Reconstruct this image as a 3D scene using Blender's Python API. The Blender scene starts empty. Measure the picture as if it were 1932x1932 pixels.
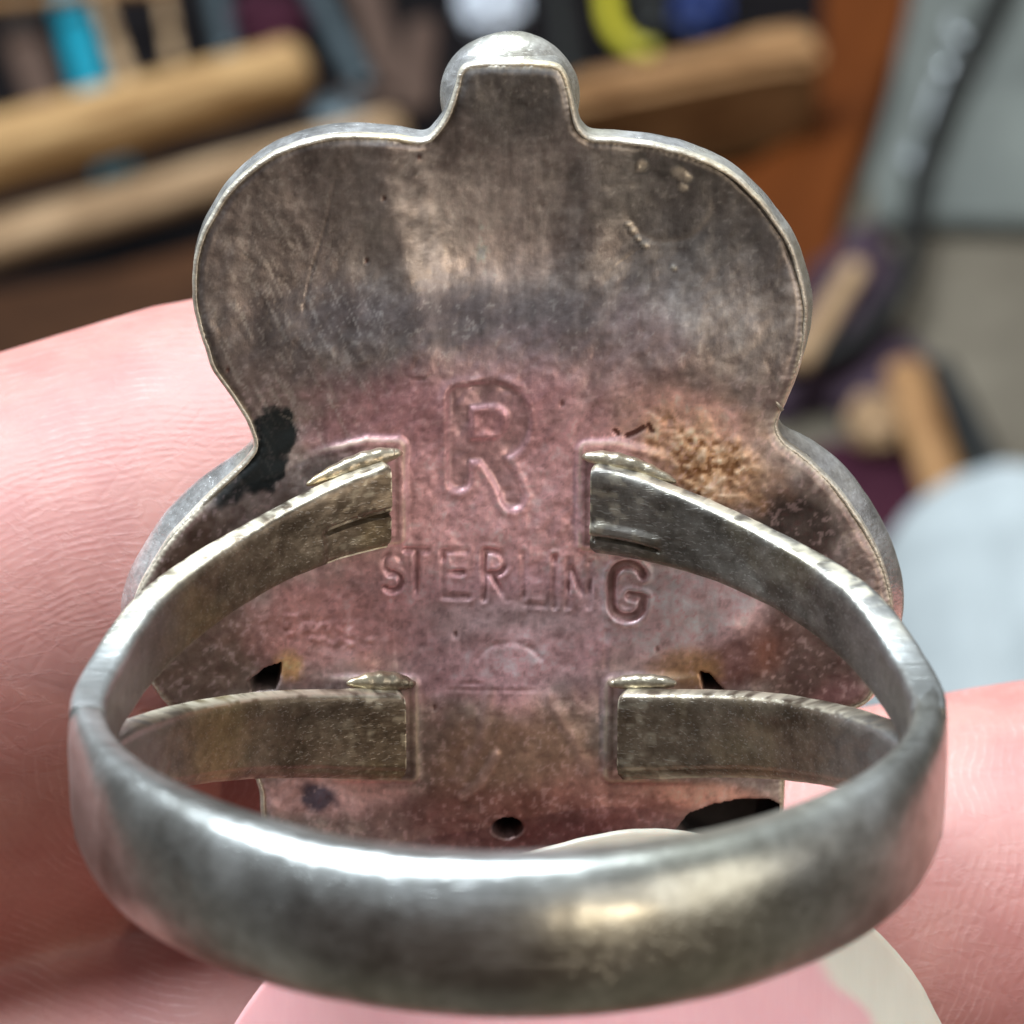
import bpy, bmesh, math, random
import numpy as np
from mathutils import Vector, Matrix
random.seed(4)
sc = bpy.context.scene
MM = 0.001
# ------------------------------------------------------------------ camera
TILT = math.radians(40)
F = 6210.0                                   # focal length in pixels of a 1932 px wide picture
CAM = np.array([0.0, 0.0, 0.50])
cR = np.array([1.0, 0, 0]); cU = np.array([0, math.sin(TILT), math.cos(TILT)]); cB = np.array([0, -math.cos(TILT), math.sin(TILT)])
CR, CU, CB = Vector(cR), Vector(cU), Vector(cB)
cd = bpy.data.cameras.new('camera'); cam = bpy.data.objects.new('camera', cd); sc.collection.objects.link(cam)
cam.matrix_world = Matrix.Translation(Vector(CAM)) @ Matrix((CR, CU, CB)).transposed().to_4x4()
cd.sensor_width = 36; cd.lens = 36 * F / 1932; cd.clip_start = 0.005; cd.clip_end = 50
cd.dof.use_dof = True; cd.dof.focus_distance = 0.0885; cd.dof.aperture_fstop = 108
sc.camera = cam
# ------------------------------------------------------------------ light
w = bpy.data.worlds.new('World'); sc.world = w; w.use_nodes = True
wn = w.node_tree; bg = wn.nodes['Background']
tc = wn.nodes.new('ShaderNodeTexCoord'); sep = wn.nodes.new('ShaderNodeSeparateXYZ'); mr = wn.nodes.new('ShaderNodeMapRange')
cr = wn.nodes.new('ShaderNodeValToRGB')
wn.links.new(tc.outputs['Generated'], sep.inputs[0]); wn.links.new(sep.outputs['Z'], mr.inputs[0])
mr.inputs[1].default_value = -1; mr.inputs[2].default_value = 1
wn.links.new(mr.outputs[0], cr.inputs[0]); wn.links.new(cr.outputs[0], bg.inputs['Color'])
e = cr.color_ramp.elements
e[0].position = 0.0; e[0].color = (0.20, 0.15, 0.12, 1)
e[1].position = 1.0; e[1].color = (0.62, 0.66, 0.72, 1)
m_ = e.new(0.5); m_.color = (0.42, 0.40, 0.39, 1)
bg.inputs['Strength'].default_value = 0.54
def area(name, loc, target, size, sizey, power, col):
    l = bpy.data.lights.new(name, 'AREA'); l.shape = 'RECTANGLE'; l.size = size; l.size_y = sizey; l.energy = power; l.color = col
    o = bpy.data.objects.new(name, l); sc.collection.objects.link(o); o.location = loc
    o.rotation_euler = (Vector(target) - Vector(loc)).to_track_quat('-Z', 'Y').to_euler(); return o
RC = (0, 0.07, 0.44)
area('window_light', (-0.45, 0.75, 1.75), RC, 1.3, 0.8, 92, (0.81, 0.92, 1.0))
area('side_fill', (1.2, -0.6, 1.2), RC, 1.1, 1.1, 7.5, (1.0, 0.94, 0.87))  # added fill that brightens the plate, not a lamp of the room
area('bulb_light', (0.21, -0.33, 0.62), RC, 0.018, 0.018, 0.30, (1.0, 0.84, 0.64))
vs = sc.view_settings; vs.view_transform = 'Standard'; vs.look = 'None'; vs.exposure = 0.0; vs.gamma = 1
sc.cycles.use_denoising = True
sc.cycles.max_bounces = 8

# ------------------------------------------------------------------ frames
def camframe(x=0, y=0, z=0):
    o = Vector(CAM) + CR * (x * MM) + CU * (y * MM) + CB * (z * MM)
    return Matrix.Translation(o) @ Matrix((CR, CU, CB)).transposed().to_4x4()
TH = math.radians(16.5); CT, ST = math.cos(TH), math.sin(TH)
P0 = np.array([-0.09, -2.96, -90.0])          # plate origin in camera mm
X3, U3, N3 = np.array([1., 0, 0]), np.array([0, CT, ST]), np.array([0, -ST, CT])
def w3(v): return CR * v[0] + CU * v[1] + CB * v[2]
RING = Matrix.Translation(Vector(CAM) + w3(P0 * MM)) @ Matrix((w3(X3), w3(U3), w3(N3))).transposed().to_4x4()
def plate_pt(px, py, h=0.0):
    d = np.array([(px - 966) / F, (966 - py) / F, -1.0])
    p0 = P0 + N3 * h
    t = (p0 @ N3) / (d @ N3); p = d * t - P0
    return (p @ X3, p @ U3)
def ground(px, py, z=0.0):
    d = cR * (px - 966) / F + cU * (966 - py) / F - cB
    t = (z - CAM[2]) / d[2]
    return Vector(CAM + d * t)

# ------------------------------------------------------------------ helpers
col = sc.collection
def link(name, me, mat=None, parent=None, matrix=None, smooth=True):
    o = bpy.data.objects.new(name, me); col.objects.link(o)
    if mat: me.materials.append(mat)
    if smooth: me.polygons.foreach_set('use_smooth', [True] * len(me.polygons))
    if parent: o.parent = parent
    if matrix is not None: o.matrix_world = matrix
    return o
def tag(o, label=None, cat=None, group=None, kind=None):
    if label: o['label'] = label
    if cat: o['category'] = cat
    if group: o['group'] = group
    if kind: o['kind'] = kind
    return o
def mesh_np(name, V, Q):
    me = bpy.data.meshes.new(name); V = np.asarray(V, dtype=np.float32)
    me.from_pydata([tuple(map(float, v)) for v in V] if len(V) < 5000 else V.tolist(), [], Q if isinstance(Q, list) else Q.tolist())
    me.update(); return me
def grid_faces(n, m, wrap_u=False, wrap_v=False):
    I = np.arange(n * m).reshape(n, m)
    if wrap_u: I = np.vstack([I, I[:1]])
    if wrap_v: I = np.hstack([I, I[:, :1]])
    return np.stack([I[:-1, :-1], I[:-1, 1:], I[1:, 1:], I[1:, :-1]], -1).reshape(-1, 4)
def hsh(ix, iy, s):
    n = (ix.astype(np.int64) * 374761393 + iy.astype(np.int64) * 668265263 + s * 1274126177) & 0xffffffff
    n = ((n ^ (n >> 13)) * 1274126177) & 0xffffffff
    return ((n ^ (n >> 16)) & 0xffff) / 65535.0
def vnoise(x, y, s=0):
    ix = np.floor(x); iy = np.floor(y); fx = x - ix; fy = y - iy
    fx = fx * fx * (3 - 2 * fx); fy = fy * fy * (3 - 2 * fy)
    a = hsh(ix, iy, s); b = hsh(ix + 1, iy, s); c = hsh(ix, iy + 1, s); d = hsh(ix + 1, iy + 1, s)
    return (a * (1 - fx) + b * fx) * (1 - fy) + (c * (1 - fx) + d * fx) * fy
def fbm(x, y, s=0, o=4):
    r = 0; a = 0.5; t = 0
    for k in range(o):
        r = r + a * vnoise(x * 2 ** k + 17.3 * k, y * 2 ** k + 5.1 * k, s + k); t += a; a *= 0.5
    return r / t
def sstep(a, b, x):
    t = np.clip((x - a) / (b - a), 0, 1); return t * t * (3 - 2 * t)
def lin(r, g, b):
    f = lambda c: ((c / 255 + 0.055) / 1.055) ** 2.4 if c > 10 else c / 255 / 12.92
    return np.array([f(r), f(g), f(b)])
def catmull(P, n=12, closed=True):
    P = [np.array(p, float) for p in P]; out = []; N = len(P)
    rng = range(N) if closed else range(N - 1)
    for i in rng:
        g = lambda k: P[k % N] if closed else P[min(max(k, 0), N - 1)]
        a, b, c, d = g(i - 1), g(i), g(i + 1), g(i + 2)
        for k in range(n):
            t = k / n
            out.append(0.5 * ((2 * b) + (c - a) * t + (2 * a - 5 * b + 4 * c - d) * t * t + (3 * b - a - 3 * c + d) * t ** 3))
    if not closed: out.append(P[-1])
    return np.array(out)
def resample(P, step, closed=True):
    Q = np.vstack([P, P[:1]]) if closed else P
    s = np.concatenate([[0], np.cumsum(np.linalg.norm(np.diff(Q, axis=0), axis=1))])
    n = int(s[-1] / step); t = np.linspace(0, s[-1], n + 1)
    R = np.stack([np.interp(t, s, Q[:, k]) for k in range(Q.shape[1])], 1)
    return R[:-1] if closed else R

# ------------------------------------------------------------------ materials
class Mat:
    def __init__(s, name):
        s.m = bpy.data.materials.new(name); s.m.use_nodes = True; s.t = s.m.node_tree
        s.b = s.t.nodes['Principled BSDF']; s.c = None
    def n(s, typ, **kw):
        x = s.t.nodes.new(typ)
        for k, v in kw.items(): setattr(x, k, v)
        return x
    def L(s, a, b): s.t.links.new(a, b)
    def co(s, scale=(1, 1, 1), rot=(0, 0, 0)):
        if not s.c: s.c = s.n('ShaderNodeTexCoord')
        mp = s.n('ShaderNodeMapping'); mp.inputs['Scale'].default_value = scale; mp.inputs['Rotation'].default_value = rot
        s.L(s.c.outputs['Object'], mp.inputs[0]); return mp.outputs[0]
    def noise(s, scale, detail=4, rough=0.55, vec=None, dist=0):
        x = s.n('ShaderNodeTexNoise'); x.inputs['Scale'].default_value = scale; x.inputs['Detail'].default_value = detail
        x.inputs['Roughness'].default_value = rough; x.inputs['Distortion'].default_value = dist
        s.L(vec or s.co(), x.inputs['Vector']); return x.outputs['Fac']
    def ramp(s, fac, stops):
        r = s.n('ShaderNodeValToRGB'); el = r.color_ramp.elements
        while len(el) > 1: el.remove(el[-1])
        for i, (p, c) in enumerate(stops):
            q = el[0] if i == 0 else el.new(p)
            q.position = p; q.color = (*c, 1) if len(c) == 3 else c
        s.L(fac, r.inputs[0]); return r.outputs[0]
    def mix(s, f, a, b, mode='MIX'):
        x = s.n('ShaderNodeMix', data_type='RGBA', blend_type=mode)
        for i, v in ((0, f), (6, a), (7, b)):
            if isinstance(v, (int, float)): x.inputs[i].default_value = v
            elif isinstance(v, (tuple, list, np.ndarray)): x.inputs[i].default_value = (*v[:3], 1)
            else: s.L(v, x.inputs[i])
        return x.outputs[2]
    def math(s, op, a, b=0.0):
        x = s.n('ShaderNodeMath', operation=op)
        for i, v in ((0, a), (1, b)):
            if isinstance(v, (int, float)): x.inputs[i].default_value = v
            else: s.L(v, x.inputs[i])
        return x.outputs[0]
    def bump(s, h, strength=0.3, dist=0.0001, nrm=None):
        x = s.n('ShaderNodeBump'); x.inputs['Strength'].default_value = strength; x.inputs['Distance'].default_value = dist
        s.L(h, x.inputs['Height'])
        if nrm: s.L(nrm, x.inputs['Normal'])
        return x.outputs[0]
    def set(s, **kw):
        for k, v in kw.items():
            i = s.b.inputs[k.replace('_', ' ')]
            if isinstance(v, (int, float)): i.default_value = v
            elif isinstance(v, (tuple, list, np.ndarray)): i.default_value = (*v, 1) if len(v) == 3 and i.type == 'RGBA' else v
            else: s.L(v, i)
        return s

def silver(name, c_lo, c_hi, c_gold, rough=0.34, metallic=0.85, scale=260, bumpd=0.00002, wear_glint=None):
    M = Mat(name)
    big = M.noise(scale, 5, 0.6); fine = M.noise(scale * 14, 3, 0.6); g = M.noise(scale * 0.6, 3, 0.5, M.co((1.3, 1, 0.8), (0.5, 1, 0)))
    c = M.ramp(big, [(0.3, c_lo), (0.7, c_hi)])
    c = M.mix(M.ramp(g, [(0.5, (0, 0, 0)), (0.72, (1, 1, 1))]), c, c_gold)
    c = M.mix(0.6, c, M.ramp(fine, [(0.25, (0.55, 0.53, 0.5)), (0.65, (1, 1, 1))]), 'MULTIPLY')
    c = M.mix(0.6 if wear_glint is not None else 0.4, c, M.ramp(M.noise(scale * 4, 5, 0.7), [(0.36, (0.5, 0.45, 0.42)), (0.6, (1.12, 1.1, 1.08))]), 'MULTIPLY')
    if wear_glint is not None:
        bmx = M.n('ShaderNodeAttribute', attribute_name='band_mix'); c = M.mix(bmx.outputs['Fac'], c, M.mix(0.4, M.ramp(M.noise(150, 5, 0.6), [(0.3, lin(140, 140, 136)), (0.7, lin(222, 226, 226))]), M.ramp(M.noise(2100, 3, 0.6), [(0.25, (0.55, 0.53, 0.5)), (0.65, (1, 1, 1))]), 'MULTIPLY')); we = M.n('ShaderNodeAttribute', attribute_name='wear_glint'); c = M.mix(we.outputs['Fac'], c, wear_glint)
    scr = M.noise(scale * 3, 3, 0.6, M.co((1, 7, 1), (0.2, 0.1, 0.7)))
    r = M.math('ADD', M.math('MULTIPLY', big, 0.22), rough - 0.1)
    l1 = M.ramp(M.noise(260, 1, 0.4, M.co((1, 50, 50), (0.3, 0.5, 0.25))), [(0.66, (0, 0, 0)), (0.72, (1, 1, 1))])
    l2 = M.ramp(M.noise(210, 1, 0.4, M.co((1, 64, 64), (0.9, -0.4, 0.9))), [(0.67, (0, 0, 0)), (0.73, (1, 1, 1))])
    l3 = M.ramp(M.noise(300, 1, 0.4, M.co((1, 44, 44), (-0.5, 0.2, -0.5))), [(0.67, (0, 0, 0)), (0.73, (1, 1, 1))])
    ls = M.math('MAXIMUM', l1, M.math('MAXIMUM', l2, l3))
    c = M.mix(M.math('MULTIPLY', ls, 0.13), c, lin(240, 238, 232))
    if wear_glint is not None:
        M.set(Metallic=M.math('ADD', metallic, M.math('MULTIPLY', bmx.outputs['Fac'], 0.15)))
        r = M.math('SUBTRACT', r, M.math('MULTIPLY', bmx.outputs['Fac'], 0.05))
        M.set(Base_Color=c, Roughness=r)
    else: M.set(Base_Color=c, Metallic=metallic, Roughness=r)
    nb = M.bump(fine, 0.35, bumpd); nb = M.bump(scr, 0.35, bumpd, nb); nb = M.bump(ls, 0.4, 0.00001, nb); nb = M.bump(big, 0.4, bumpd * 6, nb)
    M.set(Normal=nb); return M.m
m_band = silver('worn_silver', lin(140, 140, 136), lin(222, 226, 226), lin(196, 196, 182), 0.31, 0.92, 150, 0.000018)
m_arm = silver('tarnished_silver', lin(102, 90, 76), lin(158, 144, 126), lin(176, 160, 118), 0.40, 0.75, 330, 0.00002, lin(250, 240, 215))
m_armgrey = silver('grey_tarnished_silver', lin(96, 92, 86), lin(160, 156, 150), lin(160, 150, 120), 0.40, 0.75, 330, 0.00002, lin(250, 240, 215))
m_bezel = silver('bright_silver', lin(165, 165, 165), lin(245, 245, 245), lin(225, 220, 200), 0.26, 0.72, 420, 0.00004)
m_edge = silver('pale_silver_edge', lin(205, 196, 180), lin(250, 242, 226), lin(245, 228, 190), 0.40, 0.55, 600, 0.00005)
m_solder = silver('pale_solder', lin(150, 138, 118), lin(226, 216, 192), lin(206, 186, 146), 0.30, 0.7, 500, 0.00003)

# plate: tarnish and painted reflection colours come from the mesh's stain_refl attribute, fine grain from nodes
M = Mat('tarnished_plate')
at = M.n('ShaderNodeAttribute', attribute_name='stain_refl'); ra = M.n('ShaderNodeAttribute', attribute_name='matte')
f1 = M.noise(2600, 4, 0.65); f2 = M.noise(9000, 2, 0.6); f3 = M.noise(1500, 4, 0.6, M.co((1, 0.28, 1), (0, 0, 0.35)))
c = M.mix(0.38, at.outputs['Color'], M.ramp(f1, [(0.28, (0.52, 0.48, 0.46)), (0.5, (0.95, 0.94, 0.93)), (0.72, (1.5, 1.5, 1.5))]), 'MULTIPLY')
c = M.mix(0.5, c, M.ramp(f3, [(0.3, (0.62, 0.6, 0.6)), (0.68, (1.3, 1.3, 1.3))]), 'MULTIPLY')
M.set(Base_Color=c, Metallic=M.math('SUBTRACT', 0.85, M.math('MULTIPLY', M.n('ShaderNodeAttribute', attribute_name='dirt').outputs['Fac'], 0.75)))
rr = M.math('ADD', M.math('MULTIPLY', f1, 0.25), M.math('ADD', M.math('MULTIPLY', ra.outputs['Fac'], 0.42), 0.10))
M.set(Roughness=rr)
nb = M.bump(f1, 0.4, 0.00003); nb = M.bump(f2, 0.3, 0.00001, nb); nb = M.bump(f3, 0.35, 0.00004, nb)
M.set(Normal=nb); m_plate = M.m

# ------------------------------------------------------------------ ring: back plate
OUT_PX = [(880,127),(960,122),(1040,126),(1064,142),(1076,180),(1084,215),(1094,247),(1118,264),(1170,268),(1240,277),(1310,297),(1370,325),(1420,365),(1460,415),(1490,462),(1508,512),(1520,570),(1520,625),(1511,675),(1497,722),(1480,762),(1466,792),(1466,815),(1480,838),(1520,868),(1562,907),(1602,955),(1640,1015),(1667,1075),(1682,1130),(1682,1190),(1666,1255),(1636,1325),(1560,1352),(1498,1390),(1480,1450),(1476,1520),(1462,1600),(1380,1630),(1200,1645),(960,1655),(720,1645),(540,1630),(500,1580),(492,1500),(470,1440),(420,1390),(330,1340),(285,1290),(255,1235),(246,1175),(258,1125),(280,1082),(312,1030),(350,985),(400,935),(442,895),(468,868),(481,850),(482,832),(470,800),(452,770),(430,738),(405,700),(386,650),(372,602),(365,560),(368,500),(380,450),(400,410),(430,365),(470,325),(520,292),(580,270),(650,259),(740,262),(798,268),(826,246),(848,210),(862,168)]
OUT = np.array([plate_pt(*p) for p in OUT_PX])
OUTL = resample(catmull(OUT, 10), 0.06)
n_out = len(OUTL)
def inside(px, py, poly):
    r = np.zeros(px.shape, bool)
    a = poly; b = np.roll(poly, -1, 0)
    for (x1, y1), (x2, y2) in zip(a, b):
        if y1 == y2: continue
        cnd = ((y1 > py) != (y2 > py))
        r ^= cnd & (px < (x2 - x1) * (py - y1) / (y2 - y1) + x1)
    return r
H = 0.055
xs = np.arange(OUT[:, 0].min() - 2 * H, OUT[:, 0].max() + 2 * H, H); ys = np.arange(OUT[:, 1].min() - 2 * H, OUT[:, 1].max() + 2 * H, H)
GX, GY = np.meshgrid(xs, ys); gx, gy = GX.ravel(), GY.ravel()
ins = inside(gx, gy, OUTL[::2])
# pixel position of every plate point (for laying out stamps and stains where they sit on the plate)
def to_px(x, y):
    px = P0[0] + x; pyy = P0[1] + y * CT; pz = P0[2] + y * ST
    return 966 + px * F / -pz, 966 - pyy * F / -pz
nc = len(xs); nr = len(ys)
insg = ins.reshape(nr, nc)
cell = insg[:-1, :-1] | insg[1:, :-1] | insg[:-1, 1:] | insg[1:, 1:]
I = np.arange(nr * nc).reshape(nr, nc)
Q = np.stack([I[:-1, :-1], I[:-1, 1:], I[1:, 1:], I[1:, :-1]], -1)[cell]
used = np.unique(Q); rem = -np.ones(nr * nc, int); rem[used] = np.arange(len(used)); Q = rem[Q]
x = gx[used].copy(); y = gy[used].copy(); inn = ins[used]
# distance to the outline and snapping of the outside corners
dist = np.empty(len(x)); near = np.empty(len(x), int); S = OUTL[::3]
for a in range(0, len(x), 4000):
    d = (x[a:a+4000, None] - S[None, :, 0]) ** 2 + (y[a:a+4000, None] - S[None, :, 1]) ** 2
    k = d.argmin(1); near[a:a+4000] = k * 3; dist[a:a+4000] = np.sqrt(d[np.arange(len(k)), k])
so = np.where(~inn)[0]
for i in so:
    k = [(near[i] + j) % n_out for j in range(-3, 4)]
    d = np.hypot(OUTL[k, 0] - x[i], OUTL[k, 1] - y[i]); j = k[int(d.argmin())]
    x[i], y[i] = OUTL[j]; dist[i] = 0
PX, PY = to_px(x, y)
h = np.zeros(len(x))
# broad unevenness of the hammered sheet
h += 0.30 * (fbm(PX / 260, PY / 260, 3, 2) - 0.5) + 0.10 * (fbm(PX / 70, PY / 70, 9, 3) - 0.5) + 0.018 * (fbm(PX / 16, PY / 16, 21, 3) - 0.5)
def blob(cx, cy, rx, ry, ang=0.0, nz=0.0, ns=40, seed=0, soft=0.5):
    a = math.radians(ang); dx, dy = PX - cx, PY - cy
    u = (dx * math.cos(a) + dy * math.sin(a)) / rx; v = (-dx * math.sin(a) + dy * math.cos(a)) / ry
    r = np.sqrt(u * u + v * v) + nz * (fbm(PX / ns, PY / ns, seed + 50, 4) - 0.5)
    return 1 - sstep(1 - soft, 1 + soft, r)
h += 0.045 * (fbm(PX / 60, PY / 220, 13, 2) - 0.5) * (1 - sstep(560, 760, PY))
h -= 0.75 * blob(930, 470, 230, 190, 0, 0, soft=0.98) - 0.18 * blob(760, 430, 40, 180, -12, 0, soft=0.9)
h -= 0.45 * blob(1290, 400, 170, 150, 20, 0, soft=0.95); h -= 0.30 * blob(560, 480, 120, 170, 20, 0, soft=0.95)
h += 0.14 * blob(740, 420, 60, 190, -14, 0, soft=0.98) + 0.18 * blob(1120, 430, 46, 170, 8, 0, soft=0.95)
h += 0.30 * blob(960, 680, 380, 90, 0, 0, soft=0.9)
h += 0.30 * blob(960, 1380, 150, 150, 0, 0, soft=0.8)
def seg_d(pts):
    best = np.full(len(x), 1e9)
    for (x1, y1), (x2, y2) in zip(pts[:-1], pts[1:]):
        m = (PX > min(x1, x2) - 60) & (PX < max(x1, x2) + 60) & (PY > min(y1, y2) - 60) & (PY < max(y1, y2) + 60)
        L2 = (x2 - x1) ** 2 + (y2 - y1) ** 2 + 1e-9
        t = np.clip(((PX[m] - x1) * (x2 - x1) + (PY[m] - y1) * (y2 - y1)) / L2, 0, 1)
        best[m] = np.minimum(best[m], np.hypot(PX[m] - x1 - t * (x2 - x1), PY[m] - y1 - t * (y2 - y1)))
    return best
def arc(cx, cy, rx, ry, a0, a1, n=14):
    return [(cx + rx * math.cos(math.radians(a0 + (a1 - a0) * k / n)), cy - ry * math.sin(math.radians(a0 + (a1 - a0) * k / n))) for k in range(n + 1)]
def stamp(paths, wid, depth, soft=4.0, wear_glint=0.0, seed=0, rim=0.2):
    global h
    d = np.full(len(x), 1e9)
    for p in paths: d = np.minimum(d, seg_d(p))
    k = 1 - sstep(wid - soft, wid + soft, d)
    g = 1 - wear_glint * sstep(0.35, 0.65, fbm(PX / 30, PY / 30, seed + 7, 2))
    h -= depth * k * g
    h += depth * rim * g * np.exp(-((d - wid - 2 * soft) / (1.5 * soft)) ** 2)
    return k * g
R_BIG = [[(866,750),(866,905)], [(866,748),(925,742)] + arc(930, 796, 50, 54, 85, -80) + [(868,850)], [(918,850),(950,900),(968,940)]]
kR = stamp(R_BIG, 20, 0.12, 4.5, 0.35, 1, 0.3)
kR2 = stamp([arc(930, 795, 82, 78, 165, -20, 20)], 5, 0.03, 4, 0.4, 5)
def box(x0, x1, y0, y1): return x0, x1, y0, y1
T1, B1 = 1036, 1118
let = []
let += [arc(740, 1062, 17, 17, 30, 250, 10) , arc(740, 1098, 17, 17, 110, -140, 10)]                                   # S
let += [[(764,1037),(806,1038)], [(786,1037),(786,1122)]]                                                            # T
let += [[(836,1038),(836,1124)], [(836,1038),(880,1040)], [(836,1080),(872,1081)], [(836,1124),(882,1126)]]          # E
let += [[(914,1040),(914,1130)], [(914,1040),(932,1040)] + arc(934, 1062, 19, 21, 80, -80, 8) + [(914,1083)], [(928,1085),(956,1132)]]   # R
let += [[(988,1044),(988,1138)], [(988,1138),(1026,1142)]]                                                           # L
let += [[(1046,1050),(1046,1144)]]                                                                                   # I
let += [[(1070,1144),(1072,1056),(1110,1146),(1113,1062)]]                                                           # N
kS = stamp(let, 4.8, 0.095, 2.6, 0.75, 2, 0.22)
kG = stamp([arc(1184, 1092, 30, 28, 15, 180, 12) + [(1153,1100),(1154,1140)] + arc(1183, 1140, 29, 26, 180, 345, 12) + [(1213,1128),(1188,1124)]], 7.2, 0.16, 3.0, 0.15, 3, 0.35)
kL = stamp([[(741,1075),(739,1200),(742,1275)]], 3, 0.03, 3, 0.2, 4) + stamp([[(1143,1190),(1143,1262)]], 3, 0.03, 3, 0.2, 4)
kA = stamp([arc(960, 1262, 66, 52, 155, 25, 14)], 3.5, 0.035, 4.5, 0.5, 8, 0.1)
kC = stamp([[(868,1284),(908,1284)], [(845,1296),(1010,1297)]], 2, 0.02, 2.2, 0.2, 8)
kV = stamp([[(925,1290),(905,1400),(860,1470)], [(1035,1310),(1075,1380),(1108,1450)]], 9, -0.035, 9, 0.3, 6, 0)
kV2 = stamp([[(935,1420),(905,1475),(872,1500)]], 9, -0.045, 5, 0.2, 6, 0)
# scratches
scr = np.zeros(len(x))
rs = random.Random(8)
def scratch(pts, wid=1.8, dep=0.018):
    global scr, h
    k = np.exp(-(seg_d(pts) / wid) ** 2); h -= dep * k; scr = np.maximum(scr, k)
scratch([(628,350),(612,430),(585,520),(572,590)], 1.9)
scratch([(768,707),(780,714),(800,712),(812,705)], 1.8)
scratch([(570,590),(590,650),(640,770)], 2, 0.008)
for k in range(26):
    cx, cy = rs.uniform(400, 640), rs.uniform(520, 790); L = rs.uniform(15, 95); a = math.radians(rs.gauss(64, 16))
    scratch([(cx, cy), (cx + L * math.cos(a), cy + L * math.sin(a))], 1.5, 0.006)
for k in range(16):
    cx, cy = rs.uniform(430, 1480), rs.uniform(300, 800); L = rs.uniform(14, 60); a = math.radians(rs.gauss(80, 35))
    scratch([(cx, cy), (cx + L * math.cos(a), cy + L * math.sin(a))], 1.5, 0.01)
for k in range(7):
    scratch([(1592 + k * 9, 1010 + k * 22), (1612 + k * 9, 1000 + k * 22), (1632 + k * 6, 1012 + k * 22)], 2, 0.015)
chips = np.zeros(len(x))
for (cx, cy, r_) in [(1212,318,11),(1283,332,14),(1298,342,10),(1290,360,9),(1188,432,6),(1196,444,7),(1205,458,6),(1217,470,7),(1273,512,5),(1205,325,6)]:
    kk = blob(cx, cy, r_, r_ * 0.8, 30, 0.8, 6, int(cx)); chips = np.maximum(chips, kk); h += 0.04 * kk
ringm = np.exp(-((np.hypot((PX - 1262) / 1.1, PY - 385) - 78) / 7) ** 2) * sstep(360, 440, PY); h -= 0.02 * ringm
# crusty flux patch
crust = blob(1325, 872, 98, 60, 32, 1.1, 34, 3, 0.5)
rough_n = fbm(PX / 13, PY / 11, 31, 3); rough_n = 0.6 * rough_n + 0.4 * fbm(PX / 30 + 4, PY / 24, 35, 4); h += crust * (0.04 + 0.30 * (rough_n - 0.45)) * (0.4 + 1.2 * fbm(PX / 60, PY / 50, 36, 2))
crust2 = blob(600, 1190, 90, 26, 10, 0.9, 26, 5, 0.4); h += crust2 * 0.12 * (fbm(PX / 10, PY / 9, 44, 3) - 0.5)
crust3 = blob(1395, 1250, 60, 50, -30, 0.5, 30, 6, 0.5)
pink_grain = blob(960, 900, 420, 260, 0, 0.5, 60, 12, 0.5); h += pink_grain * 0.03 * (fbm(PX / 11, PY / 11, 61, 3) - 0.5)
pit = np.zeros(len(x))
for pts in ([(1183,822),(1198,816),(1214,806)], [(1224,800),(1230,812)], [(1160,812),(1166,818)]):
    kk = 1 - sstep(3, 7, seg_d(pts)); pit = np.maximum(pit, kk); h -= 0.07 * kk
for (cx, cy) in [(724,377),(448,782),(790,300),(1060,760),(860,1195),(820,1330),(1240,1225),(690,500),(430,700)]:
    kk = blob(cx, cy, 4, 6, 0, 0); pit = np.maximum(pit, kk * 0.8); h -= 0.04 * kk
# pierced holes
hole = np.zeros(len(x))
def punch(poly, dep=1.3, soft=5):
    global h, hole
    pp = np.array(poly, float); i_ = inside(PX, PY, pp); d = seg_d([tuple(p) for p in pp] + [tuple(pp[0])])
    sd = np.where(i_, d, -d); k = sstep(-soft * 0.5, soft, sd); h -= dep * k; hole = np.maximum(hole, sstep(-2, soft * 0.6, sd))
punch([(473,1284),(500,1262),(530,1252),(526,1284),(518,1302),(476,1304)])
punch([(1322,1270),(1338,1274),(1352,1290),(1368,1306),(1330,1306)])
punch(arc(957, 1563, 28, 19, 0, 345, 16))
punch([(1275,1568),(1300,1536),(1345,1518),(1400,1508),(1450,1508),(1476,1524),(1490,1540),(1470,1570),(1400,1600),(1300,1600)])
foot_edge = np.zeros(len(x)); foot_gap = np.zeros(len(x))
for (sd_, x0_, ya, yb) in ((-1, 3.02, 2.45, 4.95), (1, 2.12, 2.25, 4.85), (-1, 2.72, -4.45, -1.85), (1, 2.88, -4.45, -1.85)):
    ux = sd_ * x; uy = y + (0.28 * np.maximum(ux - x0_ - 0.8, 0) if ya > 0 else 0)
    dx = np.maximum(x0_ - ux, ux - (x0_ + 3.2)); dy = np.maximum(ya - uy, uy - yb)
    dd = np.hypot(np.maximum(dx, 0), np.maximum(dy, 0)) + np.minimum(np.maximum(dx, dy), 0) + 0.06 * (fbm(x * 2.4, y * 2.4, 17, 3) - 0.5)
    k_ = 1 - sstep(0.16, 0.36, dd); fade_ = 1 - sstep(1.3, 2.6, ux - x0_)
    h += 0.13 * k_ * fade_; foot_edge = np.maximum(foot_edge, np.exp(-((dd - 0.20) / 0.05) ** 2) * fade_)
    foot_gap = np.maximum(foot_gap, np.exp(-((dd - 0.03) / 0.07) ** 2) * fade_)
# rolled edge: falls away at the rim, its lit line painted as a thin pale border
h -= 0.10 * (1 - sstep(0.0, 0.28, dist))
h[dist < 1e-6] = -0.12
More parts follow.
